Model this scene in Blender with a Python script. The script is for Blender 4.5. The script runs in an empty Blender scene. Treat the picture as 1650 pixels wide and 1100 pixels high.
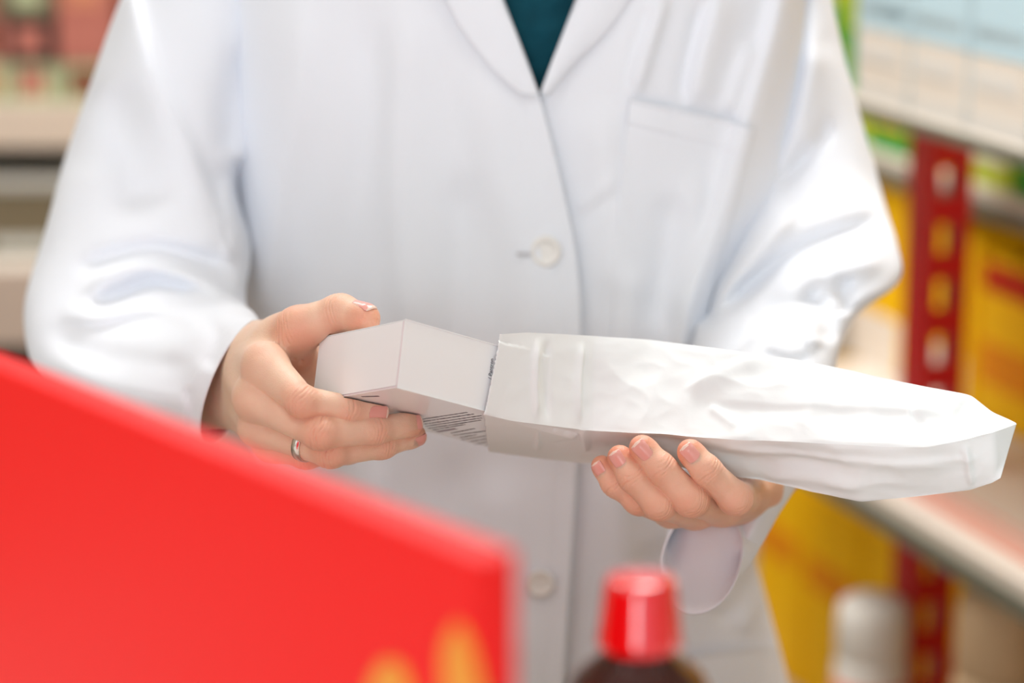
import bpy, bmesh, math, random
import numpy as np
from mathutils import Vector, Matrix, noise as mnoise

random.seed(7); np.random.seed(7)
SC = bpy.context.scene
COL = SC.collection
PI = math.pi

# ------------------------------------------------------------------ camera
F = 1650 * 85.0 / 36.0            # focal length in pixels
TILT = math.radians(14)
CAMZ = 1.46
ct, st = math.cos(TILT), math.sin(TILT)
cam_d = bpy.data.cameras.new('camera'); cam = bpy.data.objects.new('camera', cam_d); COL.objects.link(cam)
cam_d.lens = 85; cam_d.sensor_width = 36; cam_d.clip_start = 0.05
cam.location = (0, 0, CAMZ); cam.rotation_euler = (PI/2 - TILT, 0, 0)
cam_d.dof.use_dof = True; cam_d.dof.focus_distance = 1.455; cam_d.dof.aperture_fstop = 2.6
SC.camera = cam

# ------------------------------------------------------------------ world, light, exposure
w = bpy.data.worlds.new('world'); SC.world = w; w.use_nodes = True
w.node_tree.nodes['Background'].inputs[0].default_value = (0.87, 0.95, 1.06, 1)
w.node_tree.nodes['Background'].inputs[1].default_value = 0.85
SC.view_settings.view_transform = 'Standard'; SC.view_settings.look = 'None'
SC.view_settings.gamma = 1; SC.view_settings.use_curve_mapping = False
SC.view_settings.exposure = 0.09
SC.cycles.max_bounces = 8

def area(name, loc, target, sx, sy, power, color):
    l = bpy.data.lights.new(name, 'AREA'); l.shape = 'RECTANGLE'; l.size = sx; l.size_y = sy
    l.energy = power; l.color = color
    o = bpy.data.objects.new(name, l); COL.objects.link(o); o.location = loc
    o.rotation_euler = (Vector(target) - Vector(loc)).to_track_quat('-Z', 'Y').to_euler()
    return o
area('left_fill', (-2.1, -0.1, 1.95), (0.0, 1.6, 1.1), 1.0, 1.7, 5.5, (0.93, 0.97, 1.0))  # added fill from the left to brighten the carton end; no window built
area('assumed_front_light', (-0.60, -1.9, 1.50), (0.0, 1.6, 1.15), 0.42, 1.9, 30, (0.93, 0.97, 1.0))  # assumed light behind the camera for cap highlight and coat front; no shopfront built
for lx, ly, e in ((-0.7, 0.7, 4.5), (0.9, 0.7, 5), (-0.5, 2.7, 15), (0.30, 2.35, 38)):
    area('assumed_ceiling_lamp', (lx, ly, 2.66), (lx, ly, 0), 0.55, 0.55, e, (0.985, 0.985, 0.985))  # lamps assumed from the light falling from above; all out of view

# ------------------------------------------------------------------ pixel helpers (1650 x 1100 frame)
def c2w(p):                        # camera space (x right, y up, z depth) -> world
    p = np.asarray(p, float)
    x, y, z = p[..., 0], p[..., 1], p[..., 2]
    return np.stack([x, z*ct + y*st, CAMZ - z*st + y*ct], -1)
def w2c(p):
    p = np.asarray(p, float)
    x, Y, Z = p[..., 0], p[..., 1], p[..., 2] - CAMZ
    return np.stack([x, Y*st + Z*ct, Y*ct - Z*st], -1)
def proj(p):
    c = w2c(p)
    return np.stack([825 + F*c[..., 0]/c[..., 2], 550 - F*c[..., 1]/c[..., 2]], -1)
def cp(px, py, d):                 # camera-space point
    return np.array([(px-825)/F*d, (550-py)/F*d, d])
def wp(px, py, d):                 # world point at camera depth d
    return c2w(cp(px, py, d))
def atY(px, py, Y):                # world point on the pixel's ray at world distance Y
    u, v = (px-825)/F, (550-py)/F
    return np.array([u, ct+v*st, -st+v*ct]) * (Y/(ct+v*st)) + np.array([0, 0, CAMZ])

# ------------------------------------------------------------------ object helpers
def tag(o, label=None, cat=None, group=None, kind=None):
    if label: o['label'] = label
    if cat: o['category'] = cat
    if group: o['group'] = group
    if kind: o['kind'] = kind
    return o
def empty(name, loc, rz=0):
    o = bpy.data.objects.new(name, None); COL.objects.link(o); o.location = loc; o.rotation_euler = (0, 0, rz)
    o.empty_display_size = 0.05
    return o
def mesh(name, verts, faces, mat, parent=None, smooth=False, mats=None, midx=None):
    me = bpy.data.meshes.new(name)
    me.from_pydata([tuple(v) for v in verts], [], [tuple(int(i) for i in f) for f in faces])
    for m in (mats or [mat]): me.materials.append(m)
    if midx is not None: me.polygons.foreach_set('material_index', np.asarray(midx, dtype=np.int32))
    if smooth: me.polygons.foreach_set('use_smooth', np.ones(len(me.polygons), dtype=bool))
    me.update()
    o = bpy.data.objects.new(name, me); COL.objects.link(o)
    if parent is not None:
        o.parent = parent
        o.matrix_parent_inverse = wm(parent).inverted()
    return o
def wm(o):
    m = Matrix.LocRotScale(o.location, o.rotation_euler, o.scale)
    if o.parent: m = wm(o.parent) @ o.matrix_parent_inverse @ m
    return m
class MB:                          # collects solids, in the local space of the object
    def __init__(s): s.bm = bmesh.new()
    def box(s, x0, x1, y0, y1, z0, z1, bev=0, mi=0):
        g = bmesh.new(); bmesh.ops.create_cube(g, size=1)
        for v in g.verts: v.co = Vector(((x0+x1)/2 + v.co.x*(x1-x0), (y0+y1)/2 + v.co.y*(y1-y0), (z0+z1)/2 + v.co.z*(z1-z0)))
        if bev: bmesh.ops.bevel(g, geom=g.edges[:], offset=bev, segments=2, affect='EDGES', profile=0.5)
        s._add(g, mi); return s
    def lathe(s, prof, n=40, cx=0, cy=0, mi=0, rib=0, ribn=0):
        g = bmesh.new(); rings = []
        for r, z in prof:
            rings.append([g.verts.new((cx+(r)*math.cos(2*PI*i/n), cy+(r)*math.sin(2*PI*i/n), z)) for i in range(n)])
        for a, b in zip(rings, rings[1:]):
            for i in range(n): g.faces.new((a[i], a[(i+1) % n], b[(i+1) % n], b[i]))
        g.faces.new(rings[0][::-1]); g.faces.new(rings[-1])
        s._add(g, mi); return s
    def _add(s, g, mi):
        mp = {}
        for v in g.verts: mp[v] = s.bm.verts.new(v.co)
        for f in g.faces:
            nf = s.bm.faces.new([mp[v] for v in f.verts]); nf.material_index = mi
        g.free()
    def build(s, name, mats, parent=None, smooth=False, loc=None, rz=0):
        if not isinstance(mats, (list, tuple)): mats = [mats]
        me = bpy.data.meshes.new(name); s.bm.normal_update(); s.bm.to_mesh(me); s.bm.free()
        for m in mats: me.materials.append(m)
        if smooth: me.polygons.foreach_set('use_smooth', np.ones(len(me.polygons), dtype=bool))
        o = bpy.data.objects.new(name, me); COL.objects.link(o)
        if loc is not None: o.location = loc; o.rotation_euler = (0, 0, rz)
        if parent is not None: o.parent = parent
        return o

# ------------------------------------------------------------------ materials
def srgb(r, g, b):
    f = lambda c: (c/255/12.92 if c/255 <= 0.04045 else ((c/255+0.055)/1.055)**2.4)
    return (f(r), f(g), f(b), 1)
def mat(name, col, rough=0.6, metal=0.0, bump=0, bscale=300, var=0, vscale=8, spec=0.5, sss=0, sssr=(1, .3, .15), trans=0, coat=0, sheen=0, bdist=0.001):
    m = bpy.data.materials.new(name); m.use_nodes = True
    nt = m.node_tree; b = nt.nodes['Principled BSDF']
    b.inputs['Base Color'].default_value = col
    b.inputs['Roughness'].default_value = rough; b.inputs['Metallic'].default_value = metal
    b.inputs['Specular IOR Level'].default_value = spec
    if sss:
        b.inputs['Subsurface Weight'].default_value = 1.0
        b.inputs['Subsurface Radius'].default_value = sssr
        b.inputs['Subsurface Scale'].default_value = sss
    if trans: b.inputs['Transmission Weight'].default_value = trans
    if coat: b.inputs['Coat Weight'].default_value = coat; b.inputs['Coat Roughness'].default_value = 0.15
    if sheen: b.inputs['Sheen Weight'].default_value = sheen
    tc = nt.nodes.new('ShaderNodeTexCoord')
    if bump:
        n = nt.nodes.new('ShaderNodeTexNoise'); n.inputs['Scale'].default_value = bscale; n.inputs['Detail'].default_value = 4
        bp = nt.nodes.new('ShaderNodeBump'); bp.inputs['Strength'].default_value = bump; bp.inputs['Distance'].default_value = bdist
        nt.links.new(tc.outputs['Object'], n.inputs['Vector']); nt.links.new(n.outputs['Fac'], bp.inputs['Height'])
        nt.links.new(bp.outputs['Normal'], b.inputs['Normal'])
    if var:
        n = nt.nodes.new('ShaderNodeTexNoise'); n.inputs['Scale'].default_value = vscale
        mx = nt.nodes.new('ShaderNodeMix'); mx.data_type = 'RGBA'; mx.blend_type = 'MULTIPLY'
        mx.inputs['B'].default_value = (1-var, 1-var, 1-var, 1); mx.inputs['A'].default_value = col
        nt.links.new(tc.outputs['Object'], n.inputs['Vector']); nt.links.new(n.outputs['Fac'], mx.inputs['Factor'])
        nt.links.new(mx.outputs['Result'], b.inputs['Base Color'])
    return m
M = {}
M['cotton'] = mat('white_cotton', (0.84, 0.87, 0.92, 1), 0.85, bump=0.25, bscale=900, spec=0.2, bdist=0.0004)
M['button'] = mat('pearl_button', (0.86, 0.84, 0.80, 1), 0.3)
M['thread'] = mat('sewing_thread', (0.55, 0.54, 0.55, 1), 0.8)
M['teal'] = mat('teal_cloth', srgb(14, 84, 100), 0.8, bump=1.0, bscale=70, spec=0.2, var=0.5, vscale=60, bdist=0.004)
M['paper'] = mat('white_paper', (0.82, 0.86, 0.86, 1), 0.65, bump=0.3, bscale=60, spec=0.25, var=0.03, vscale=15)
M['card'] = mat('coated_white_card', (0.88, 0.92, 0.93, 1), 0.18, spec=0.5)
M['card_edge'] = mat('card_flap_edge', (0.80, 0.62, 0.66, 1), 0.5)
M['ink'] = mat('dark_print', srgb(60, 52, 66), 0.5)
M['ink_grey'] = mat('grey_print', srgb(140, 130, 140), 0.5)
M['steel'] = mat('brushed_steel', (0.72, 0.68, 0.64, 1), 0.22, metal=1, bump=0.2, bscale=400)
M['nail'] = mat('nail_plate', srgb(228, 162, 150), 0.25, spec=0.5)
M['nail_tip'] = mat('nail_free_edge', srgb(236, 208, 192), 0.3)
M['red_box'] = mat('red_printed_card', srgb(244, 12, 10), 0.42, spec=0.3)
M['yellow_print'] = mat('yellow_print', srgb(238, 150, 38), 0.4)
M['red_cap'] = mat('red_plastic', srgb(222, 8, 16), 0.18, spec=.6, coat=1.0)
M['amber'] = mat('brown_glass', srgb(58, 20, 12), 0.08, spec=0.6)
M['label_paper'] = mat('bottle_label_paper', srgb(190, 150, 95), 0.6)
M['red_steel'] = mat('red_painted_steel', srgb(196, 10, 24), 0.35)
M['shelf_white'] = mat('shelf_cream_steel', srgb(228, 218, 205), 0.5)
M['shelf_edge'] = mat('shelf_edge_grey', srgb(112, 112, 96), 0.5)
M['floor'] = mat('floor_vinyl', srgb(170, 158, 145), 0.35, var=0.15, vscale=4)
M['wall'] = mat('wall_paint', srgb(214, 204, 188), 0.8, var=0.05, vscale=2)
M['ceiling'] = mat('ceiling_paint', srgb(240, 238, 234), 0.9)
M['counter'] = mat('counter_laminate', srgb(225, 222, 216), 0.35)
M['hair'] = mat('brown_hair', srgb(70, 44, 28), 0.5, bump=0.6, bscale=120)
M['trousers'] = mat('dark_trousers', srgb(40, 44, 60), 0.8)
M['shoe'] = mat('dark_shoe', srgb(30, 28, 28), 0.5)

def skin_material():
    m = bpy.data.materials.new('skin'); m.use_nodes = True
    nt = m.node_tree; b = nt.nodes['Principled BSDF']
    at = nt.nodes.new('ShaderNodeAttribute'); at.attribute_name = 'flush'
    n = nt.nodes.new('ShaderNodeTexNoise'); n.inputs['Scale'].default_value = 90; n.inputs['Detail'].default_value = 5
    tc = nt.nodes.new('ShaderNodeTexCoord'); nt.links.new(tc.outputs['Object'], n.inputs['Vector'])
    mx = nt.nodes.new('ShaderNodeMix'); mx.data_type = 'RGBA'
    mx.inputs['A'].default_value = srgb(239, 204, 178); mx.inputs['B'].default_value = srgb(222, 134, 102)
    ad = nt.nodes.new('ShaderNodeMath'); ad.operation = 'MULTIPLY_ADD'; ad.inputs[1].default_value = 0.30; ad.inputs[2].default_value = -0.13
    ad2 = nt.nodes.new('ShaderNodeMath'); ad2.operation = 'ADD'; ad2.use_clamp = True
    nt.links.new(n.outputs['Fac'], ad.inputs[0]); nt.links.new(ad.outputs[0], ad2.inputs[0]); nt.links.new(at.outputs['Fac'], ad2.inputs[1])
    nt.links.new(ad2.outputs[0], mx.inputs['Factor']); nt.links.new(mx.outputs['Result'], b.inputs['Base Color'])
    b.inputs['Roughness'].default_value = 0.45; b.inputs['Specular IOR Level'].default_value = 0.4
    b.inputs['Subsurface Weight'].default_value = 0.35; b.inputs['Subsurface Radius'].default_value = (1, .35, .2)
    b.inputs['Subsurface Scale'].default_value = 0.0018
    v = nt.nodes.new('ShaderNodeTexVoronoi'); v.inputs['Scale'].default_value = 900; v.feature = 'DISTANCE_TO_EDGE'
    n2 = nt.nodes.new('ShaderNodeTexNoise'); n2.inputs['Scale'].default_value = 350; n2.inputs['Detail'].default_value = 3
    nt.links.new(tc.outputs['Object'], v.inputs['Vector']); nt.links.new(tc.outputs['Object'], n2.inputs['Vector'])
    s = nt.nodes.new('ShaderNodeMath'); s.operation = 'ADD'; nt.links.new(v.outputs['Distance'], s.inputs[0]); nt.links.new(n2.outputs['Fac'], s.inputs[1])
    bp = nt.nodes.new('ShaderNodeBump'); bp.inputs['Strength'].default_value = 0.35; bp.inputs['Distance'].default_value = 0.0006
    nt.links.new(s.outputs[0], bp.inputs['Height']); nt.links.new(bp.outputs['Normal'], b.inputs['Normal'])
    return m
M['skin'] = skin_material()

# ------------------------------------------------------------------ room shell
def struct(name, x0, x1, y0, y1, z0, z1, m):
    return tag(MB().box(x0, x1, y0, y1, z0, z1).build(name, m), kind='structure')
struct('floor', -2.7, 2.7, -2.5, 4.4, -0.05, 0.0, M['floor'])
struct('wall_back', -2.7, 2.7, 4.3, 4.4, 0.0, 2.8, M['wall'])
struct('wall_right', 2.6, 2.7, -2.5, 4.3, 0.0, 2.8, M['wall'])
struct('wall_left', -2.8, -2.7, -2.5, 4.4, 0.0, 2.8, M['wall'])
struct('ceiling', -2.7, 2.7, -2.5, 4.4, 2.8, 2.85, M['ceiling'])
struct('baseboard_back', -2.7, 2.6, 4.285, 4.3, 0.0, 0.09, M['shelf_white'])
M['lamp'] = mat('lamp_diffuser', (0.9, 0.9, 0.9, 1), 0.5)
for lx, ly, wh in ((-0.7, 0.7, 'above the left end of the counter'), (0.9, 0.7, 'above the right end of the counter'), (-0.5, 2.7, 'between the person and the far left shelving'), (0.30, 2.35, 'beside the red-posted shelving')):
    t = empty('assumed_ceiling_light', (lx, ly, 2.8)); tag(t, 'assumed square white ceiling light panel ' + wh, 'ceiling light', 'assumed ceiling light panels')  # assumed fixtures out of view, one for each overhead area light
    MB().box(-.31, .31, -.31, .31, -.05, 0).build('frame', M['shelf_white'], t)
    MB().box(-.28, .28, -.28, .28, -.06, -.05).build('diffuser', M['lamp'], t)

# ================================================================== SDF toolkit (for skin)
def smin(a, b, k):
    h = np.maximum(k - np.abs(a-b), 0)/k
    return np.minimum(a, b) - h*h*k*0.25
class Grid:
    def __init__(s, lo, hi, h):
        s.lo = np.array(lo, float); s.h = h
        s.n = np.ceil((np.array(hi)-s.lo)/h).astype(int)+1
        s.ax = [s.lo[i]+np.arange(s.n[i])*h for i in range(3)]
    def full(s, v=1.0): return np.full(s.n, v, np.float32)
    def sub(s, lo, hi):
        sl = []
        for i in range(3):
            a = int(np.clip(np.floor((lo[i]-s.lo[i])/s.h), 0, s.n[i])); b = int(np.clip(np.ceil((hi[i]-s.lo[i])/s.h)+1, 0, s.n[i]))
            sl.append(slice(a, max(a, b)))
        P = [s.ax[i][sl[i]].reshape([-1 if j == i else 1 for j in range(3)]).astype(np.float32) for i in range(3)]
        return tuple(sl), P
def cone(g, D, a, b, ra, rb, k, pad=0.012):
    a = np.asarray(a, float); b = np.asarray(b, float); R = max(ra, rb)+pad
    sl, P = g.sub(np.minimum(a, b)-R, np.maximum(a, b)+R)
    if any(x.stop <= x.start for x in sl): return
    ab = b-a; L2 = float(ab@ab)+1e-12
    t = sum((P[i]-a[i])*ab[i] for i in range(3))/L2
    t = np.clip(t, 0, 1)
    d = np.sqrt(sum((P[i]-a[i]-t*ab[i])**2 for i in range(3))) - (ra+(rb-ra)*t)
    D[sl] = smin(D[sl], d.astype(np.float32), k)
def ellip(g, D, c, r, k, pad=0.012):
    c = np.asarray(c, float); r = np.asarray(r, float)
    sl, P = g.sub(c-r-pad, c+r+pad)
    q = np.sqrt(sum(((P[i]-c[i])/r[i])**2 for i in range(3)))
    d = (q-1)*float(r.min())
    D[sl] = smin(D[sl], d.astype(np.float32), k)
def nets(g, D):
    n = D.shape; ins = D < 0
    cnt = np.zeros([x-1 for x in n], np.int8)
    for dx in (0, 1):
        for dy in (0, 1):
            for dz in (0, 1):
                cnt += ins[dx:n[0]-1+dx, dy:n[1]-1+dy, dz:n[2]-1+dz]
    act = (cnt > 0) & (cnt < 8)
    I = np.argwhere(act); idx = np.full(act.shape, -1, np.int64); idx[act] = np.arange(len(I))
    acc = np.zeros((len(I), 3)); num = np.zeros(len(I))
    corners = [(0, 0, 0), (1, 0, 0), (0, 1, 0), (1, 1, 0), (0, 0, 1), (1, 0, 1), (0, 1, 1), (1, 1, 1)]
    val = {c: D[I[:, 0]+c[0], I[:, 1]+c[1], I[:, 2]+c[2]].astype(float) for c in corners}
    for c in corners:
        for ax in range(3):
            if c[ax] == 0:
                c2 = list(c); c2[ax] = 1; c2 = tuple(c2)
                va, vb = val[c], val[c2]; m = (va < 0) != (vb < 0)
                t = np.where(m, va/np.where(m, va-vb, 1), 0)
                p = np.tile(np.array(c, float), (len(I), 1)); p[:, ax] = t
                acc += p*m[:, None]; num += m
    V = (I + acc/num[:, None])*g.h + g.lo
    Q = []
    for ax in range(3):
        o = [(1, 2), (2, 0), (0, 1)][ax]
        s0 = [slice(1, -1)]*3; s0[ax] = slice(0, -1); s1 = list(s0); s1[ax] = slice(1, None)
        a = ins[tuple(s0)]; b = ins[tuple(s1)]
        E = np.argwhere(a != b); off = np.array([1, 1, 1]); off[ax] = 0; E = E+off
        flip = ~ins[E[:, 0], E[:, 1], E[:, 2]]
        def cell(du, dv):
            e = E.copy(); e[:, o[0]] -= du; e[:, o[1]] -= dv
            return idx[e[:, 0], e[:, 1], e[:, 2]]
        q = np.stack([cell(1, 1), cell(0, 1), cell(0, 0), cell(1, 0)], 1)
        q[flip] = q[flip][:, ::-1]
        Q.append(q)
    Q = np.concatenate(Q); Q = Q[(Q >= 0).all(1)]
    return V, Q
def unit(v): v = np.asarray(v, float); return v/np.linalg.norm(v)

# ------------------------------------------------------------------ carton frame in camera space (orthogonal)
CC = cp(641, 624.2, 1.402)                              # near bottom corner
cU = unit([0.10074907, 0.96817321, 0.22910753]); cR = unit([0.77005811, -0.22169421, 0.59821583]); cB = unit([-0.62996835, -0.11615642, 0.76788512])
CH, CW, CL = 0.0406, 0.0869, 0.136                      # height, width (along B), length (along R)

def box_sdf(P):
    q = []
    for a, L in ((cU, CH), (cB, CW), (cR, CL)):
        s = sum((P[i]-CC[i])*a[i] for i in range(3))
        q.append(np.abs(s-L/2)-L/2)
    return np.maximum(np.maximum(q[0], q[1]), q[2])

def finger(g, pts, dorsal, wr=0.00028, knuckle=0.0009):
    """one finger as its own field: joints (camera space, radius); wrinkles and knuckles on the dorsal side"""
    D = g.full()
    for (a, ra), (b, rb) in zip(pts, pts[1:]): cone(g, D, a, b, ra, rb, 0.0025)
    n = unit(dorsal)
    for j in range(1, len(pts)-1):
        J, r = pts[j]
        a = unit(pts[j+1][0]-pts[j-1][0]); nn = unit(n - a*(n@a))
        cone(g, D, J+nn*knuckle-a*.0015, J+nn*knuckle+a*.0015, r*0.93, r*0.93, 0.004)
    # pulp of the fingertip
    (p, rp), (q, rq) = pts[-2], pts[-1]
    a = unit(q-p); nn = unit(n-a*(n@a))
    ellip(g, D, q - nn*0.0012 - a*0.003, np.array([rq]*3)*0.99, 0.004)
    return D
def wrinkles(g, D, pts, dorsal, amp=0.00030, lam=0.0024, wid=0.0060, skip0=True):
    n = unit(dorsal)
    for j in range(1, len(pts)-1):
        J, r = pts[j]
        a = unit(pts[j+1][0]-pts[j-1][0]); nn = unit(n - a*(n@a)); sd = np.cross(a, nn)
        sl, P = g.sub(J-0.022, J+0.022)
        s = sum((P[i]-J[i])*a[i] for i in range(3)); u = sum((P[i]-J[i])*nn[i] for i in range(3)); l = sum((P[i]-J[i])*sd[i] for i in range(3))
        ww = wid*(1.0 if j == len(pts)-3 else 0.7)
        m = np.exp(-(s/ww)**2)*np.clip((u+0.001)/0.004, 0, 1)
        rr = np.sqrt(u*u+l*l); m = m*np.clip((r*1.9-rr)/(r*0.4), 0, 1)
        ph = 2*PI*s/lam + 1.9*np.sin(l/0.0026+j*2.1) + 1.4*np.sin(s/0.0021+l/0.0031+j); m = m*(.35+.65*np.sin(s/.0017+l/.0035+j*1.7)**2)
        w_ = np.cos(ph); w_ = np.where(w_ > 0.2, (w_-0.2)*1.25, 0)      # narrow grooves
        D[sl] += (amp*w_*m).astype(np.float32)
def crease(g, D, pts, rad=0.0012, depth=0.0007):          # a groove along a polyline given in camera space
    for a, b in zip(pts, pts[1:]):
        a = np.array(a); b = np.array(b)
        sl, P = g.sub(np.minimum(a, b)-0.006, np.maximum(a, b)+0.006)
        ab = b-a; t = np.clip(sum((P[i]-a[i])*ab[i] for i in range(3))/float(ab@ab), 0, 1)
        d = np.sqrt(sum((P[i]-a[i]-t*ab[i])**2 for i in range(3)))
        D[sl] += (depth*np.exp(-(d/rad)**2)).astype(np.float32)

NAILS = []
def nail(tip, prev, rtip, rprev, dorsal, wid=0.0048, length=0.0125, back=0.0075, lift=0.0, R=0.0076, free=0.87):
    a = unit(np.array(tip)-np.array(prev)); n = np.array(dorsal, float); n = unit(n-a*(n@a)); s = np.cross(a, n)
    nu, nv = 18, 22; V = []; top = []
    Ls = np.linalg.norm(np.array(tip)-np.array(prev)); o = np.array(tip) - a*back
    for layer in (0, 1):
        for j in range(nv+1):
            v = j/nv
            e = (1-(1-min(v/0.30, 1))**2.2)**(1/2.2) if v < 0.30 else 1.0        # rounded cuticle end
            e2 = (1-max(0, (v-0.80)/0.20)**2.4)**(1/2.4) if v > 0.80 else 1.0     # rounded tip
            hw = wid*max(e*e2, 0.02)*(0.92+0.10*v)
            ax_ = v*length-back; rv = rtip + (rprev-rtip)*min(max(-ax_/Ls, 0), 1) + .0005 + lift
            if ax_ > 0: rv -= .9*(ax_**2)/(2*rtip)
            for i in range(nu+1):
                u = -1+2*i/nu; th = u*hw/R
                p = o + a*(v*length) + s*(R*math.sin(th)) + n*(rv + R*math.cos(th)-R - 0.0006*(1-v)**2)
                V.append(p - n*0.0007*layer)
    F_, mi = [], []
    W = nu+1; off = W*(nv+1)
    for j in range(nv):
        for i in range(nu):
            q = [j*W+i, j*W+i+1, (j+1)*W+i+1, (j+1)*W+i]
            m = 2 if (j+0.5)/nv > free + 0.05*abs(-1+2*(i+.5)/nu)**2 else 1
            F_.append(q); mi.append(m); F_.append([x+off for x in q[::-1]]); mi.append(m)
    loop = [i for i in range(W)] + [j*W+nu for j in range(1, nv+1)] + [nv*W+i for i in range(nu-1, -1, -1)] + [j*W for j in range(nv-1, 0, -1)]
    for x, y in zip(loop, loop[1:]+loop[:1]): F_.append([y, x, x+off, y+off]); mi.append(2 if min(x, y)/W > nv*free else 1)
    NAILS.append((np.array(V), F_, mi))

# ------------------------------------------------------------------ the wearer's right hand (picture left)
VOX = 0.00045
def J(l): return [(cp(x, y, d), r) for x, y, d, r in l]
def make_hand_right():
    pts_all = [(250, 470, 1.36), (720, 780, 1.66)]
    lo = np.minimum(cp(290, 790, 1.60), cp(290, 790, 1.39)); hi = np.maximum(cp(712, 455, 1.60), cp(712, 455, 1.39))
    lo[2] = 1.395; hi[2] = 1.60
    g = Grid([min(lo[0], -0.215), lo[1], 1.402], [hi[0], hi[1], 1.60], VOX)
    dors = [-.12, -.1, -1]
    idx = J([(426, 588, 1.466, .0128), (486, 646, 1.437, .0093), (560, 659, 1.449, .0083), (608, 662, 1.458, .0070)])
    mid = J([(410, 642, 1.470, .0122), (515, 697, 1.440, .0098), (603, 692, 1.457, .0086), (662, 683, 1.474, .0074)])
    rng = J([(415, 688, 1.480, .0108), (532, 728, 1.452, .0092), (615, 717, 1.472, .0080), (668, 701, 1.488, .0070)])
    pnk = J([(436, 717, 1.494, .0095), (492, 734, 1.486, .0078), (560, 728, 1.499, .0070), (618, 716, 1.510, .0060)])
    thm = J([(424, 566, 1.525, .0150), (482, 531, 1.482, .0140), (548, 505, 1.474, .0112), (588, 513, 1.461, .0092)])
    P = g.full()
    # metacarpals and wrist
    cone(g, P, cp(406, 574, 1.545), cp(428, 590, 1.468), .0175, .0128, .008)
    cone(g, P, cp(392, 590, 1.550), cp(412, 642, 1.471), .0185, .0120, .008)
    cone(g, P, cp(385, 620, 1.552), cp(417, 687, 1.481), .0175, .0108, .008)
    cone(g, P, cp(380, 640, 1.552), cp(438, 716, 1.495), .0165, .0095, .008)
    cone(g, P, cp(402, 590, 1.548), cp(330, 600, 1.580), .0225, .0250, .010)
    cone(g, P, cp(390, 632, 1.548), cp(318, 636, 1.580), .0215, .0235, .010)
    cone(g, P, cp(424, 556, 1.545), cp(470, 545, 1.500), .0155, .0130, .008)    # thumb side of the back
    cone(g, P, cp(445, 560, 1.500), cp(480, 575, 1.495), .0130, .0080, .010)    # web
    cone(g, P, cp(455, 572, 1.505), cp(520, 600, 1.530), .0150, .0150, .008)
    cone(g, P, cp(430, 610, 1.510), cp(478, 640, 1.515), .0150, .0110, .010)    # palm
    cone(g, P, cp(430, 650, 1.515), cp(480, 690, 1.515), .0140, .0105, .010)
    # tendons on the back of the hand
    for a, b in (((398, 575, 1.520), (424, 592, 1.455)), ((384, 610, 1.524), (406, 645, 1.460))):
        cone(g, P, cp(*a), cp(*b), .0030, .0034, .006)
    fs = []
    for p, dn in ((idx, dors), (mid, dors), (rng, dors), (pnk, dors), (thm, [-.1, .75, -.6])):
        f = finger(g, p, dn); fs.append((f, p, dn))
    out = None
    for f, p, dn in fs:
        h = smin(P, f, .009 if p is not thm else .012)
        wrinkles(g, h, p, dn, amp=.00065)
        out = h if out is None else smin(out, h, .0007)
    # skin folds between thumb and index
    crease(g, out, [cp(468, 530, 1.482), cp(478, 555, 1.484), cp(487, 585, 1.486)], .0014, .0010)
    crease(g, out, [cp(455, 540, 1.485), cp(468, 565, 1.482), cp(480, 590, 1.480)], .0012, .0007)
    # the carton's own room
    sl, Pp = g.sub(g.lo, g.lo+(g.n-1)*g.h)
    out = np.maximum(out, -(box_sdf(Pp).astype(np.float32)) + 0.0009)
    V, Q = nets(g, out)
    fl = np.zeros(len(V))
    for p in (idx, mid, rng, pnk, thm):
        for j, (c, r) in enumerate(p[1:]):
            k = (0.72, 0.52, 0.80)[j]
            d = np.linalg.norm(V - c, axis=1); fl = np.maximum(fl, k*np.exp(-(d/(r*1.25))**4))
    for p in (idx, mid, rng):
        c, r = p[0]; d = np.linalg.norm(V-c, axis=1); fl = np.maximum(fl, .28*np.exp(-(d/(r*1.3))**4))
    web = cp(492, 590, 1.492); fl = np.maximum(fl, .7*np.exp(-(np.linalg.norm(V-web, axis=1)/.018)**2))
    dn2 = [-.05, -.14, -1]
    nail(idx[3][0], idx[2][0], idx[3][1], idx[2][1], dn2, wid=.0049, length=.0135, back=.0085, lift=.0003)
    nail(mid[3][0], mid[2][0], mid[3][1], mid[2][1], [0, .1, -1], wid=.0049, length=.0118, back=.0070, lift=.0)
    nail(rng[3][0], rng[2][0], rng[3][1], rng[2][1], [.1, -.5, -.8], wid=.0042, length=.0115, back=.0065, lift=.0003)
    nail(thm[3][0], thm[2][0], thm[3][1], thm[2][1], [.1, .93, -.30], wid=.0058, length=.0150, back=.0080, lift=.0004)
    return V, Q, fl, rng

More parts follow.
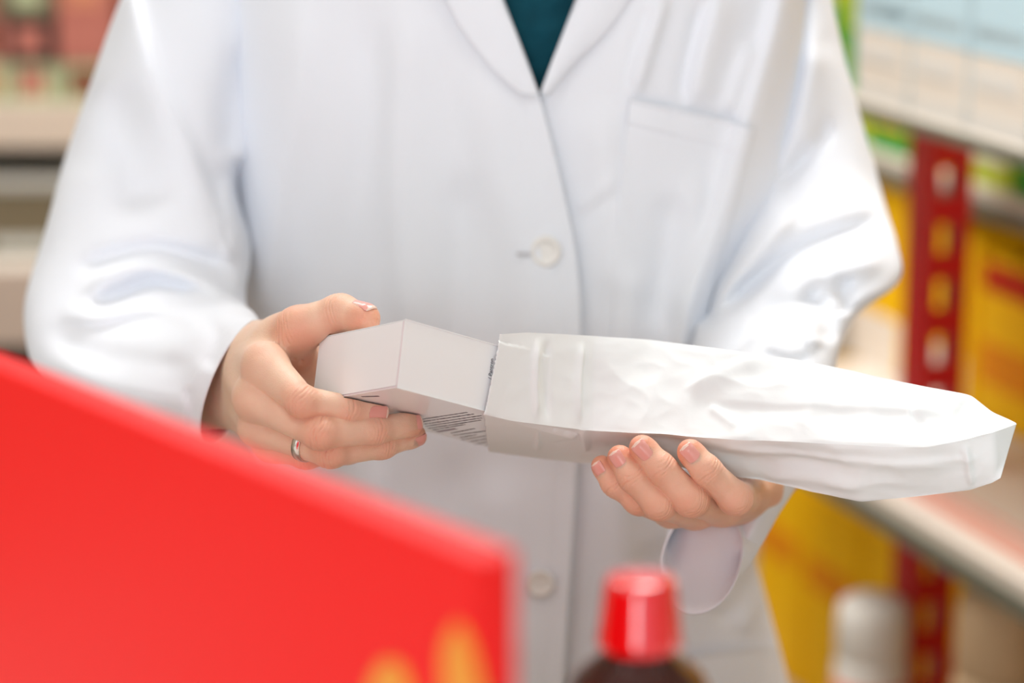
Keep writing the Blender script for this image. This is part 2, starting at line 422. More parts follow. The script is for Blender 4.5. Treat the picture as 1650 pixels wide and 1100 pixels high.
def make_hand_left():
    g = Grid([.040, -.125, 1.445], [.20, -.030, 1.63], VOX)
    idx = J([(1196, 801, 1.508, .0108), (1184, 802, 1.472, .0100), (1138, 757, 1.462, .0088), (1111, 727, 1.462, .0074)])
    mid = J([(1165, 815, 1.512, .0120), (1112, 804, 1.468, .0102), (1065, 754, 1.464, .0089), (1034, 721, 1.465, .0076)])
    rng = J([(1120, 822, 1.515, .0112), (1062, 811, 1.472, .0096), (1020, 769, 1.470, .0084), (998, 736, 1.472, .0072)])
    pnk = J([(1080, 822, 1.518, .0100), (1028, 806, 1.482, .0082), (990, 779, 1.480, .0073), (969, 750, 1.482, .0062)])
    thm = J([(1205, 775, 1.585, .0160), (1160, 700, 1.590, .0135), (1120, 650, 1.592, .0105), (1090, 615, 1.590, .0085)])
    P = g.full()
    cone(g, P, cp(1205, 790, 1.59), cp(1194, 800, 1.509), .0180, .0108, .008)
    cone(g, P, cp(1200, 798, 1.59), cp(1163, 813, 1.514), .0185, .0120, .008)
    cone(g, P, cp(1190, 800, 1.59), cp(1120, 820, 1.517), .0170, .0110, .008)
    cone(g, P, cp(1180, 800, 1.59), cp(1082, 820, 1.520), .0160, .0100, .008)
    cone(g, P, cp(1205, 785, 1.59), cp(1245, 740, 1.63), .0230, .0250, .010)
    fs = []
    for p, dn in ((idx, [.1, -.3, -1]), (mid, [0, -.3, -1]), (rng, [-.15, -.25, -1]), (pnk, [-.25, -.2, -1]), (thm, [0, 0, -1])):
        fs.append((finger(g, p, dn), p, dn))
    out = None
    for f, p, dn in fs:
        h = smin(P, f, .008); wrinkles(g, h, p, dn, amp=.00055)
        out = h if out is None else smin(out, h, .0007)
    V, Q = nets(g, out)
    fl = np.zeros(len(V))
    for p in (idx, mid, rng, pnk, thm):
        for j, (c, r) in enumerate(p[1:]):
            k = (0.7, 0.6, 1.0)[j]
            d = np.linalg.norm(V - c, axis=1); fl = np.maximum(fl, k*np.exp(-(d/(r*1.35))**4))
    fl = np.maximum(fl, .28)
    nail(idx[3][0], idx[2][0], idx[3][1], idx[2][1], [-.15, .05, -1], wid=.0050, length=.0135, back=.0080, lift=.0003)
    nail(mid[3][0], mid[2][0], mid[3][1], mid[2][1], [-.25, .10, -1], wid=.0052, length=.0130, back=.0080, lift=.0003)
    nail(rng[3][0], rng[2][0], rng[3][1], rng[2][1], [-.35, .05, -1], wid=.0046, length=.0115, back=.0070, lift=.0003)
    nail(pnk[3][0], pnk[2][0], pnk[3][1], pnk[2][1], [-.55, .05, -.85], wid=.0040, length=.0095, back=.0060, lift=.0003)
    return V, Q, fl

# ------------------------------------------------------------------ coarse body (torso, head, legs, arms) in world space
CX, YC = 0.003, 1.800
def make_torso():
    g = Grid([-.36, 1.50, 0.0], [.40, 2.05, 1.80], 0.008)
    D = g.full()
    def c(a, b, ra, rb, k=.04): cone(g, D, a, b, ra, rb, k, pad=.06)
    ellip(g, D, (CX, YC, 1.28), (.165, .100, .20), .05, .06)
    ellip(g, D, (CX, YC, 1.08), (.140, .095, .20), .05, .06)
    ellip(g, D, (CX, YC+.01, .92), (.165, .110, .15), .05, .06)
    c((CX-.14, YC+.02, 1.345), (CX+.14, YC+.02, 1.345), .048, .048)
    c((CX, YC, 1.36), (CX, YC-.01, 1.50), .058, .052)                       # neck
    for s in (-1, 1):
        c((CX+s*.085, YC, .90), (CX+s*.09, YC, .50), .085, .060)            # thigh
        c((CX+s*.09, YC, .50), (CX+s*.095, YC+.02, .10), .058, .040)        # calf
        c((CX+s*.095, YC+.03, .045), (CX+s*.11, YC-.13, .035), .040, .034)  # foot
    # head: skull, jaw, nose, ears
    hc = np.array((CX, YC-.02, 1.61))
    ellip(g, D, hc, (.074, .092, .105), .02, .05); ellip(g, D, hc+(0, -.035, -.055), (.050, .050, .055), .03, .05)
    c(hc+(0, -.088, .005), hc+(0, -.104, -.022), .010, .014, .015)
    for s in (-1, 1):
        ellip(g, D, hc+(s*.076, .005, -.01), (.012, .018, .032), .01, .03)
    ellip(g, D, hc+(0, -.088, -.05), (.024, .010, .008), .008, .03)
    # arms down to the wrists, inside the sleeves
    for path in ARMS:
        for (a, ra), (b, rb) in zip(path, path[1:]): c(a, b, ra, rb, .03)
    return nets(g, D)
ARMS = [
    [((CX-.165, YC+.03, 1.34), .042), (wp(218, 430, 1.765), .034), (wp(228, 550, 1.71), .032), (wp(310, 605, 1.615), .026)],
    [((CX+.155, YC+.05, 1.33), .036), (wp(1300, 400, 1.80), .028), (wp(1265, 550, 1.718), .022), (wp(1210, 740, 1.622), .021)],
]

person = empty('person', (CX, YC, 0))
tag(person, 'person in a white lab coat slipping a medicine carton into a paper bag', 'person')

VR, QR, fR, ring_pts = make_hand_right()
VL, QL, fL = make_hand_left()
VT, QT = make_torso()
vs = [c2w(VR), c2w(VL), VT]; fsx = []; mi = []; fl = [fR, fL, np.full(len(VT), .1)]; off = 0
for v, q in ((VR, QR), (VL, QL), (VT, QT)):
    fsx += (q+off).tolist(); mi += [0]*len(q); off += len(v)
for v, q, m in NAILS:
    vs.append(c2w(v)); fsx += [[i+off for i in x] for x in q]; mi += m; fl.append(np.zeros(len(v))); off += len(v)
allv = np.concatenate(vs)
body = mesh('body', allv, fsx, None, person, smooth=True, mats=[M['skin'], M['nail'], M['nail_tip']], midx=mi)
at = body.data.attributes.new('flush', 'FLOAT', 'POINT'); at.data.foreach_set('value', np.concatenate(fl).astype(np.float32))
tag(body, 'fair skin with short natural nails')

# hair, trousers and shoes (above and below the frame)
g = Grid([-.12, 1.64, 1.45], [.14, 1.94, 1.76], 0.006); D = g.full()
ellip(g, D, (CX, YC+.005, 1.635), (.090, .100, .105), .02, .03)
cone(g, D, (CX, YC+.07, 1.64), (CX, YC+.085, 1.50), .06, .035, .03, pad=.03)
D2 = g.full(); ellip(g, D2, (CX, YC-.075, 1.585), (.066, .085, .095), .02, .03); D = np.maximum(D, -D2)
v, q = nets(g, D); tag(mesh('hair', v, q, M['hair'], person, smooth=True), 'brown hair tied back')
g = Grid([-.22, 1.60, 0.08], [.24, 2.0, 1.02], 0.008); D = g.full()
ellip(g, D, (CX, YC+.01, .92), (.172, .120, .13), .04, .05)
for s in (-1, 1):
    cone(g, D, (CX+s*.085, YC, .90), (CX+s*.09, YC, .50), .092, .072, .03, .05); cone(g, D, (CX+s*.09, YC, .50), (CX+s*.095, YC+.02, .11), .072, .058, .03, .05)
v, q = nets(g, D); mesh('trousers', v, q, M['trousers'], person, smooth=True)
for s in (-1, 1):
    g = Grid([CX+s*.1-.07, YC-.22, -.01], [CX+s*.1+.07, YC+.10, .12], 0.005); D = g.full()
    cone(g, D, (CX+s*.095, YC+.03, .050), (CX+s*.11, YC-.13, .040), .048, .040, .02, .02)
    D = np.maximum(D, (-(g.ax[2])+.001).reshape(1, 1, -1).astype(np.float32))
    v, q = nets(g, D); mesh('shoe', v, q, M['shoe'], person, smooth=True)

# ring on the ring finger
a, b = ring_pts[0][0], ring_pts[1][0]
dr = unit(b-a); c = a + (b-a)*0.67
n1 = unit(np.cross(dr, [0, 0, 1])); n2 = np.cross(dr, n1)
V = []; Fc = []; N = 64
prof = [(-.0029, .0003), (-.0027, .0013), (0, .0016), (.0027, .0013), (.0029, .0003), (.0027, -.0006), (-.0027, -.0006)]
rr = .0108+(.0092-.0108)*.66
for i in range(N):
    th = 2*PI*i/N
    for s, e in prof: V.append(c + dr*s + (n1*math.cos(th)+n2*math.sin(th))*(rr+e))
k = len(prof)
for i in range(N):
    for j in range(k): Fc.append((i*k+j, i*k+(j+1) % k, ((i+1) % N)*k+(j+1) % k, ((i+1) % N)*k+j))
tag(mesh('finger_ring', c2w(np.array(V)), Fc, M['steel'], person, smooth=True), 'plain silver band on the ring finger')

# ================================================================== lab coat
def seg_dist(q, pl):
    """distance (px) to a polyline and normalised position along it; sign of the side"""
    best = np.full(len(q), 1e9); along = np.zeros(len(q)); side = np.zeros(len(q)); L = [0]
    for a, b in zip(pl, pl[1:]): L.append(L[-1]+math.hypot(b[0]-a[0], b[1]-a[1]))
    for i, (a, b) in enumerate(zip(pl, pl[1:])):
        a = np.array(a, float); ab = np.array(b, float)-a; l2 = ab@ab
        t = np.clip(((q-a)@ab)/l2, 0, 1); d = q-a-t[:, None]*ab; dd = np.hypot(d[:, 0], d[:, 1])
        m = dd < best; best[m] = dd[m]; along[m] = ((L[i]+t*math.sqrt(l2))/L[-1])[m]
        side[m] = np.sign(ab[0]*d[:, 1]-ab[1]*d[:, 0])[m]
    return best, along, side
def smooth_pl(pl, n=8):
    out = []
    P = [pl[0]]+list(pl)+[pl[-1]]
    for i in range(1, len(P)-2):
        for k in range(n):
            t = k/n; a, b, c, d = [np.array(P[i+j-1], float) for j in range(4)]
            out.append(tuple(0.5*((2*b)+(-a+c)*t+(2*a-5*b+4*c-d)*t*t+(-a+3*b-3*c+d)*t**3)))
    out.append(tuple(pl[-1])); return out
def relief(q, folds):
    """folds: (points, amplitude in mm towards the viewer, width px, asymmetry) -> metres"""
    h = np.zeros(len(q))
    for f in folds:
        pl, amp, wdt = f[:3]; asym = f[3] if len(f) > 3 else 0
        pl = smooth_pl(pl)
        d, t, s = seg_dist(q, pl)
        w1 = wdt*(1+asym*s)
        fade = np.clip(np.minimum(t, 1-t)/0.22, 0, 1); fade = fade*fade*(3-2*fade)
        if len(f) > 4 and f[4] == 'open': fade = 1
        h += amp*0.0013*np.exp(-(d/w1)**2)*fade
    return h
TZ = [(.46, .275, .175), (.60, .250, .160), (.74, .214, .142), (.84, .186, .130), (.93, .204, .126), (1.02, .211, .124), (1.2, .214, .122), (1.32, .212, .118), (1.38, .18, .105), (1.43, .105, .080), (1.46, .070, .068)]
tz = np.array(TZ)
def tor(phi, z):
    a = np.interp(z, tz[:, 0], tz[:, 1]); b = np.interp(z, tz[:, 0], tz[:, 2]); e = 2/2.35
    s, c = np.sin(phi), np.cos(phi)
    return np.stack([CX + a*np.sign(s)*np.abs(s)**e, YC - b*np.sign(c)*np.abs(c)**e, np.broadcast_to(z, np.shape(phi))+0*s], -1)
def phi_of_x(x, z):
    a = np.interp(z, tz[:, 0], tz[:, 1]); k = np.clip((x-CX)/a, -.999, .999)
    return np.arcsin(np.sign(k)*np.abs(k)**(2.35/2))
def edge_fn(pl):
    p = np.array([atY(x, y, 1.68) for x, y in smooth_pl(pl)]); o = np.argsort(p[:, 2])
    return lambda z: np.interp(z, p[o, 2], p[o, 0])
E_top = edge_fn([(700, -330), (770, -110), (812, 0), (868, 150), (907, 300), (930, 420), (936, 560), (926, 800), (906, 1100), (890, 1300), (880, 1600)])
E_v = edge_fn([(1040, -330), (975, -110), (928, 0), (870, 150), (845, 200), (820, 300), (810, 560), (800, 1100), (790, 1600)])
TORSO_FOLDS = [
    ([(1258, -60), (1252, 20), (1200, 200), (1163, 330), (1104, 500), (1090, 620)], 11, 26, -.3, 'open'),
    # soft vertical drapes of the buttoned front
    ([(470, -60), (480, 140), (440, 330), (400, 560)], 7, 45, .3),
    ([(560, -60), (600, 160), (560, 420), (540, 640)], -5, 40),
    ([(660, -40), (640, 200), (650, 420), (670, 620)], 5, 40, -.3),
    ([(745, 260), (740, 430), (725, 620)], -4, 30),
    ([(780, 60), (800, 250), (850, 430), (860, 640)], 4, 38),
    ([(500, 700), (520, 850), (500, 1080)], -6, 45),
    ([(600, 700), (612, 860), (606, 1100)], 6, 36, .4),
    ([(720, 700), (740, 900), (730, 1100)], -4, 40),
    ([(800, 740), (800, 900), (815, 1100)], 4, 40),
    # wearer's left side
    ([(1075, -20), (1040, 90), (1020, 160)], 5, 18, .4),
    ([(1050, 0), (1020, 90), (1005, 155)], -3, 12),
    ([(1165, -20), (1130, 100), (1115, 180)], 5, 20, -.4),
    ([(1135, -10), (1105, 110), (1098, 175)], -3, 12),
    ([(1215, 60), (1185, 140), (1170, 190)], 4, 14),
    ([(960, 150), (985, 330), (990, 500)], 4, 34),
    ([(930, 340), (960, 310), (1000, 275)], 1.2, 10), ([(925, 370), (965, 335), (1000, 305)], -.8, 10),
    ([(1080, 300), (1070, 420), (1050, 540)], -4, 26),
    ([(1125, 260), (1110, 400), (1080, 530)], 4, 22),
    ([(1020, 420), (1010, 520), (1000, 600)], 3, 22),
    ([(980, 720), (1000, 900), (1010, 1080)], 5, 34), ([(1050, 860), (1060, 980), (1060, 1080)], -5, 30),
    ([(1120, 980), (1170, 930), (1200, 900)], 4, 16), ([(1150, 1010), (1190, 970), (1215, 930)], -3, 12),
    ([(1190, 1020), (1215, 980), (1228, 940)], 3, 12),
    ([(440, 560), (460, 640), (455, 720)], -4, 25),
]
def panel(side, edge, name=None):
    zs = np.concatenate([np.linspace(.46, .74, 24, endpoint=False), np.linspace(.74, 1.34, 230, endpoint=False), np.linspace(1.34, 1.46, 26)])
    nu = 190; V = []
    u = np.linspace(0, 1, nu)**1.0
    # denser toward the front
    uu = np.where(u < .78, u/.78*0.5, .5+(u-.78)/.22*.5)
    for z in zs:
        p0 = phi_of_x(edge(z), z); ph = p0 + (side*PI - p0)*uu
        V.append(tor(ph, z))
    V = np.array(V).reshape(-1, 3)
    q = proj(V); front = np.clip((YC-.01 - V[:, 1])/.05, 0, 1)
    h = relief(q, TORSO_FOLDS)
    ns = np.array([mnoise.noise(Vector((p[0]*9, p[1]*6, p[2]*3.2))) + .4*mnoise.noise(Vector((p[0]*24+5, p[1]*20, p[2]*9))) for p in V])
    h += ns*.0035
    if side < 0:                                     # the overlapping front edge rides on top
        ex = np.array([edge(z) for z in V[:, 2]]); d = ex - V[:, 0]
        h += .0055*np.clip(1-d/.06, 0, 1)**.7
        h -= .0009*np.exp(-((d-.013)/.0010)**2)      # stitch line
        h += .0012*np.exp(-(d/.004)**2)
    else:
        h -= .003*np.clip(1-np.abs(V[:, 0]-.035)/.05, 0, 1)
    V[:, 1] -= h*front
    Fc = [(r*nu+c, r*nu+c+1, (r+1)*nu+c+1, (r+1)*nu+c) for r in range(len(zs)-1) for c in range(nu-1)]
    if side < 0: Fc = [f[::-1] for f in Fc]
    return V, Fc
V1, F1 = panel(-1, E_top); V2, F2 = panel(1, E_v)
coat = mesh('lab_coat', np.concatenate([V1, V2]), F1 + [tuple(i+len(V1) for i in f) for f in F2], M['cotton'], person, smooth=True)
tag(coat, 'white cotton lab coat buttoned down the front')
def solid(o, t=.0012, off=-1):
    m = o.modifiers.new('solid', 'SOLIDIFY'); m.thickness = t; m.offset = off
solid(coat, .0012, 0)

def surf_points(Q, lift):
    """points of the torso surface under pixels, lifted towards the camera"""
    Q = np.asarray(Q, float); u, v = (Q[:, 0]-825)/F, (550-Q[:, 1])/F
    d0 = np.stack([u, ct+v*st, -st+v*ct], -1)/(ct+v*st)[:, None]; Y = np.full(len(Q), 1.68); o0 = np.array([0, 0, CAMZ])
    for _ in range(12):
        p = o0+d0*Y[:, None]; Y = tor(phi_of_x(p[:, 0], p[:, 2]), p[:, 2])[:, 1]
    p = o0+d0*Y[:, None]
    p[:, 1] -= relief(proj(p), TORSO_FOLDS) + lift
    return p
def surf_point(px, py, lift=0.0): return surf_points([(px, py)], lift)[0]
def patch(name, rows, lift, matl, parent, thick=.001, nu=30, nv=30, fold=None):
    """cloth patch lying on the torso: rows = list of (left px, right px) pairs from top to bottom"""
    A = smooth_pl([r[0] for r in rows], 6); B = smooth_pl([r[1] for r in rows], 6)
    n = len(A); V = []; LF = []
    for j in range(nv+1):
        t = j/nv*(n-1); i = min(int(t), n-2); f = t-i
        a = np.array(A[i])*(1-f)+np.array(A[i+1])*f; b = np.array(B[i])*(1-f)+np.array(B[i+1])*f
        for k in range(nu+1):
            s = k/nu; q = a*(1-s)+b*s
            V.append(q); LF.append(lift(s, j/nv) if callable(lift) else lift)
    V = surf_points(V, np.array(LF)); W = nu+1
    Fc = [(j*W+k, j*W+k+1, (j+1)*W+k+1, (j+1)*W+k)[::-1] for j in range(nv) for k in range(nu)]
    o = mesh(name, V, Fc, matl, parent, smooth=True); solid(o, thick, 1); return o
# lapels
patch('lapel', [((940, -130), (1090, -130)), ((932, -10), (1018, -10)), ((912, 40), (975, 50)), ((890, 95), (925, 100)), ((872, 146), (882, 152))],
      lambda s, v: .0065-.0035*s*(1-.3*v)+.002*math.sin(PI*s), M['cotton'], coat, nu=26, nv=40)
patch('lapel', [((640, -130), (798, -130)), ((715, -10), (808, -10)), ((745, 45), (829, 45)), ((792, 105), (851, 105)), ((838, 148), (868, 150))],
      lambda s, v: .0085+.0015*math.sin(PI*s)+.001*s, M['cotton'], coat, nu=26, nv=40)
# chest pocket
def pocket_lift(s, v):
    return .0022 + .0016*math.exp(-(v/.03)**2) + .0012*max(0, math.sin(s*9))*(1-v) + (.0012 if v < .2 else 0) + .0015*math.sin(PI*s)
patch('chest_pocket', [((1015, 156), (1212, 200)), ((1003, 236), (1192, 285)), ((994, 340), (1166, 380)), ((984, 560), (1120, 575))], pocket_lift, M['cotton'], coat, nu=60, nv=70)
patch('hip_pocket', [((1112, 1050), (1246, 1032)), ((1108, 1120), (1258, 1110)), ((1100, 1240), (1275, 1240))],
      lambda s, v: .004+.002*math.exp(-(v/.05)**2), M['cotton'], coat, nu=30, nv=30)
# buttons with four holes and a rim
def button(px, py, r):
    p = surf_point(px, py, 0); ex = .0055*max(0, 1-(E_top(p[2])-p[0])/.06)**.7 + .0035
    p[1] -= ex
    prof = [(0, 0), (.35, 0), (.62, .0001), (.72, .0010), (.90, .0012), (1.0, .0004), (1.0, -.0008), (0, -.0010)]
    V = []; Fc = []; N = 48
    for rr_, h in prof:
        for i in range(N): V.append((p[0]+r*max(rr_, .001)*math.cos(2*PI*i/N), p[1]-h*r/.010, p[2]+r*max(rr_, .001)*math.sin(2*PI*i/N)))
    for a in range(len(prof)-1):
        for i in range(N): Fc.append((a*N+i, (a+1)*N+i, (a+1)*N+(i+1) % N, a*N+(i+1) % N))
    Fc.append(tuple(range(N))[::-1]); Fc.append(tuple((len(prof)-1)*N+i for i in range(N)))
    b = mesh('button', V, Fc, M['button'], coat, smooth=True)
    b['label'] = 'round off-white button'
    return p, r
for px, py, r in ((879, 400, .0112), (870, 934, .0105)):
    p, r = button(px, py, r)
bp_ = surf_point(847, 403, .0075)
o = MB().box(-.0065, .0035, -.0006, .0006, -.0011, .0011, .0004).build('buttonhole', M['thread'])
o.parent = coat; o.matrix_parent_inverse = wm(coat).inverted(); o.location = bp_

# sleeves --------------------------------------------------------------
def sleeve(name, rings, folds, nphi=150, nseg=16, cuff=0.02, namp=.0030, seed=0):
    """rings: (C(px,py,depth), A(dx px,dy px,dd), B(dx px,dy px,dd)), cross-section = C + A cos + B sin"""
    R = []
    for C, A, B in rings:
        c = cp(*C); k = C[2]/F
        R.append(np.concatenate([c, [A[0]*k, -A[1]*k, A[2]], [B[0]*k, -B[1]*k, B[2]]]))
    R = np.array(R); P = np.concatenate([[2*R[0]-R[1]], R, [2*R[-1]-R[-2]]]); S = []
    for i in range(1, len(P)-2):
        for k in range(nseg):
            t = k/nseg; a, b, c, d = P[i-1:i+3]
            S.append(0.5*((2*b)+(-a+c)*t+(2*a-5*b+4*c-d)*t*t+(-a+3*b-3*c+d)*t**3))
    S.append(R[-1]); S = np.array(S); n = len(S)
    ph = np.arange(nphi)/nphi*2*PI
    V = S[:, None, 0:3] + S[:, None, 3:6]*np.cos(ph)[None, :, None] + S[:, None, 6:9]*np.sin(ph)[None, :, None]
    cen = np.repeat(S[:, None, 0:3], nphi, 1)
    V = V.reshape(-1, 3); cen = cen.reshape(-1, 3)
    rad = V-cen; rl = np.linalg.norm(rad, axis=1, keepdims=True); rn = rad/rl
    W = c2w(V); q = proj(W)
    front = np.clip(-rn[:, 2]*2.2+.75, 0, 1)
    hv = relief(q, folds)*front*1.5; h = 0
    ns = np.array([mnoise.noise(Vector((p[0]*11+seed, p[1]*11, p[2]*7))) + .5*mnoise.noise(Vector((p[0]*30+seed, p[1]*30, p[2]*22))) for p in W])
    h += ns*namp
    # hem: stitched turn-up at the cuff end
    t = np.repeat(np.arange(n)/(n-1), nphi); dist = (1-t)
    h += .0007*(dist < cuff*3.0) + .0006*np.exp(-(dist/.004)**2)
    V = V + rn*h[:, None]; V = V - V/np.linalg.norm(V, axis=1, keepdims=True)*hv[:, None]
    W = c2w(V)
    Fc = [(r*nphi+c, r*nphi+(c+1) % nphi, (r+1)*nphi+(c+1) % nphi, (r+1)*nphi+c) for r in range(n-1) for c in range(nphi)]
    o = mesh(name, W, Fc, M['cotton'], coat, smooth=True)
    bm = bmesh.new(); bm.from_mesh(o.data); bmesh.ops.recalc_face_normals(bm, faces=bm.faces[:]); bm.to_mesh(o.data); bm.free()
    solid(o, .0012, -1)
    return o
def OI(O, I, d, B):
    C = ((O[0]+I[0])/2, (O[1]+I[1])/2, d); A = ((O[0]-I[0])/2, (O[1]-I[1])/2, 0)
    return (C, A, B)
RINGS_A = [
    OI((300, -190), (440, -170), 1.79, (0, 0, -.050)),
    OI((238, -90), (450, -90), 1.795, (0, 0, -.060)),
    OI((198, 0), (440, 0), 1.795, (0, 0, -.068)),
    OI((150, 130), (430, 130), 1.79, (0, 0, -.072)),
    OI((112, 248), (420, 240), 1.785, (0, 0, -.070)),
    OI((94, 305), (386, 300), 1.775, (0, 0, -.068)),
    OI((66, 395), (403, 380), 1.755, (0, 0, -.066)),
    OI((38, 492), (398, 430), 1.735, (-6, 0, -.062)),
    OI((60, 592), (388, 474), 1.70, (-20, -8, -.058)),
    OI((132, 655), (385, 488), 1.66, (-40, -14, -.052)),
    OI((232, 692), (393, 497), 1.60, (-44, -12, -.046)),
    OI((300, 706), (402, 508), 1.57, (-36, -6, -.041)),
    OI((338, 714), (411, 517), 1.548, (-26, 0, -.037)),
]
FOLDS_A = [
    ([(205, -20), (225, 60), (250, 140), (300, 240), (350, 360)], 5, 30, .5, 'open'),
    ([(175, 120), (210, 260), (240, 360)], -6, 45),
    ([(400, 60), (380, 150), (372, 260)], -4, 26),
    ([(118, 484), (170, 445), (240, 430), (320, 452), (393, 497)], 7, 15, .4),
    ([(140, 500), (200, 470), (250, 452), (330, 478)], -6, 13),
    ([(90, 505), (160, 512), (240, 500), (330, 520)], 5, 16, -.3),
    ([(110, 440), (170, 415), (250, 400), (330, 420), (380, 450)], -5, 14),
    ([(70, 520), (130, 560), (220, 580), (320, 590)], -3, 20),
    ([(80, 560), (150, 610), (250, 640), (330, 650)], 3.5, 22),
    ([(320, 500), (350, 540), (330, 600)], -3, 16),
    ([(385, 270), (398, 340), (402, 420), (392, 480)], -7, 12, 0, 'open'),
    ([(362, 280), (372, 350), (370, 430)], 4, 14),
    ([(300, 620), (310, 660), (312, 700)], -2, 10),
]
sl1 = sleeve('sleeve', RINGS_A, FOLDS_A, seed=3)
RINGS_B = [
    OI((1290, -190), (1150, -170), 1.80, (0, 0, -.050)),
    OI((1315, -90), (1180, -80), 1.815, (0, 0, -.055)),
    OI((1337, 0), (1190, 0), 1.835, (0, 0, -.062)),
    OI((1375, 150), (1180, 150), 1.83, (0, 0, -.064)),
    OI((1412, 290), (1160, 300), 1.815, (0, 0, -.066)),
    OI((1446, 395), (1135, 430), 1.77, (0, 0, -.064)),
    OI((1445, 455), (1120, 505), 1.745, (6, 0, -.060)),
    OI((1385, 505), (1118, 535), 1.72, (10, -4, -.056)),
    OI((1352, 570), (1108, 600), 1.69, (10, -10, -.052)),
    OI((1322, 680), (1092, 690), 1.65, (8, 0, -.050)),
    OI((1280, 785), (1078, 775), 1.61, (4, 8, -.046)),
    ((1152, 862, 1.575), (78, -2, 0), (-10, 62, -.026)),
    ((1131, 902, 1.545), (62, -8, 0), (-8, 82, -.016)),
]
FOLDS_B = [
    ([(1290, -40), (1278, 20), (1250, 140), (1215, 260), (1180, 380), (1135, 500)], -10, 20, 0, 'open'),
    ([(1320, 10), (1300, 130), (1270, 240), (1240, 320)], 4, 16),
    ([(1320, 60), (1310, 160), (1290, 260)], 4, 24),
    ([(1345, 190), (1300, 250), (1240, 300)], -4, 14),
    ([(1290, 330), (1230, 400), (1170, 470), (1140, 510)], 8, 18, .3),
    ([(1440, 350), (1370, 370), (1290, 400), (1220, 450), (1150, 510)], -8, 16),
    ([(1445, 410), (1370, 430), (1300, 450), (1240, 500)], 5, 22),
    ([(1340, 390), (1335, 420), (1322, 448)], -2, 10),
    ([(1365, 440), (1362, 480), (1365, 510)], -4, 14),
    ([(1280, 490), (1305, 530), (1312, 565)], 4, 20, -.4),
    ([(1290, 470), (1330, 510), (1335, 560)], -5, 18),
    ([(1230, 520), (1180, 560), (1150, 600)], 4, 18),
    ([(1225, 565), (1270, 580), (1310, 575)], -3, 9),
    ([(1240, 800), (1215, 850), (1190, 900)], 3, 14),
]
sl2 = sleeve('sleeve', RINGS_B, FOLDS_B, seed=11)

# teal shirt inside the neck opening
zs = np.linspace(.98, 1.40, 110); nu = 90; V = []
for z in zs:
    for u in np.linspace(-.9, .9, nu):
        p = tor(np.array(u), z)
        a = .93+.02*math.sin(z*40)
        V.append((CX+(p[0]-CX)*.92, YC+(p[1]-YC)*.90 - .002*mnoise.noise(Vector((p[0]*60, 3, z*14))) - .0016*mnoise.noise(Vector((p[0]*25, 9, z*60))), z))
Fc = [(r*nu+c, r*nu+c+1, (r+1)*nu+c+1, (r+1)*nu+c) for r in range(len(zs)-1) for c in range(nu-1)]
o = mesh('shirt', V, Fc, M['teal'], person, smooth=True); solid(o, .001, -1); tag(o, 'dark teal crinkled blouse')

# ================================================================== medicine carton
def cw(u, b, r): return c2w(CC + cU*u + cB*b + cR*r)
carton = empty('medicine_carton', cw(0, CW/2, CL/2))
tag(carton, 'plain white glossy medicine carton held between fingers and half inside the paper bag', 'carton')
def carton_mesh():
    bm = bmesh.new(); V = {}
    bmesh.ops.create_cube(bm, size=1)
    for v in bm.verts:
        v.co = Vector(cw((v.co.x+.5)*CH, (v.co.y+.5)*CW, (v.co.z+.5)*CL))
    bmesh.ops.bevel(bm, geom=bm.edges[:], offset=.0005, segments=2, affect='EDGES')
    bmesh.ops.recalc_face_normals(bm, faces=bm.faces[:])
    me = bpy.data.meshes.new('box_body'); bm.to_mesh(me); bm.free(); me.materials.append(M['card'])
    o = bpy.data.objects.new('box_body', me); COL.objects.link(o); o.parent = carton; o.matrix_parent_inverse = wm(carton).inverted()
carton_mesh()
def plate(name, m, u, b, r, parent, lab=None):   # thin solid between ranges along the carton axes
    V = [cw(x, y, z) for x in u for y in b for z in r]
    Fc = [(0, 1, 3, 2), (4, 6, 7, 5), (0, 4, 5, 1), (2, 3, 7, 6), (0, 2, 6, 4), (1, 5, 7, 3)]
    o = mesh(name, V, Fc, m, parent); 
    if lab: o['label'] = lab
    return o
# tuck flap on the end face with its thin pinkish cut edges
flap = plate('end_flap', M['card'], (.0012, CH-.0008), (.0012, CW-.0006), (-.0007, 0), carton)
plate('flap_edge', M['card_edge'], (.0010, CH-.0008), (.0004, .0010), (-.0005, .00005), carton, 'thin pink cut edge of the card')
plate('flap_edge', M['card_edge'], (.0004, .0009), (.0010, CW-.0006), (-.0005, .00005), carton, 'thin pink cut edge of the card')
# small print on the underside, too fine to read: runs of short dark strokes
def under(px, py):                         # (b, r) of a pixel on the carton's underside
    q = np.array([(px-825)/F, (550-py)/F, 1.0]); p = q*((CC@cU)/(q@cU)) - CC
    return float(p@cB), float(p@cR)
def strokes(name, lines, m):
    V = []; Fc = []
    for (x0, y0, x1, y1, h, solid_) in lines:
        p0, p1 = np.array(under(x0, y0)), np.array(under(x1, y1)); L_ = np.linalg.norm(p1-p0); d = (p1-p0)/L_; n = np.array([-d[1], d[0]])*h/2; s_ = 0
        while s_ < L_:
            e = L_ if solid_ else min(s_+random.uniform(.0012, .0050), L_)
            hh = 1 if solid_ else random.uniform(.7, 1.15)
            base = len(V); a_, b_ = p0+d*s_, p0+d*e
            for x in (-.00010, .00002):
                for q in (a_-n*hh, a_+n*hh, b_-n*hh, b_+n*hh): V.append(cw(x, q[0], q[1]))
            Fc += [tuple(base+i for i in f) for f in [(0, 1, 3, 2), (4, 6, 7, 5), (0, 4, 5, 1), (2, 3, 7, 6), (0, 2, 6, 4), (1, 5, 7, 3)]]
            s_ = e+random.uniform(.0005, .0012)
    return mesh(name, V, Fc, m, carton)
T1 = .0014
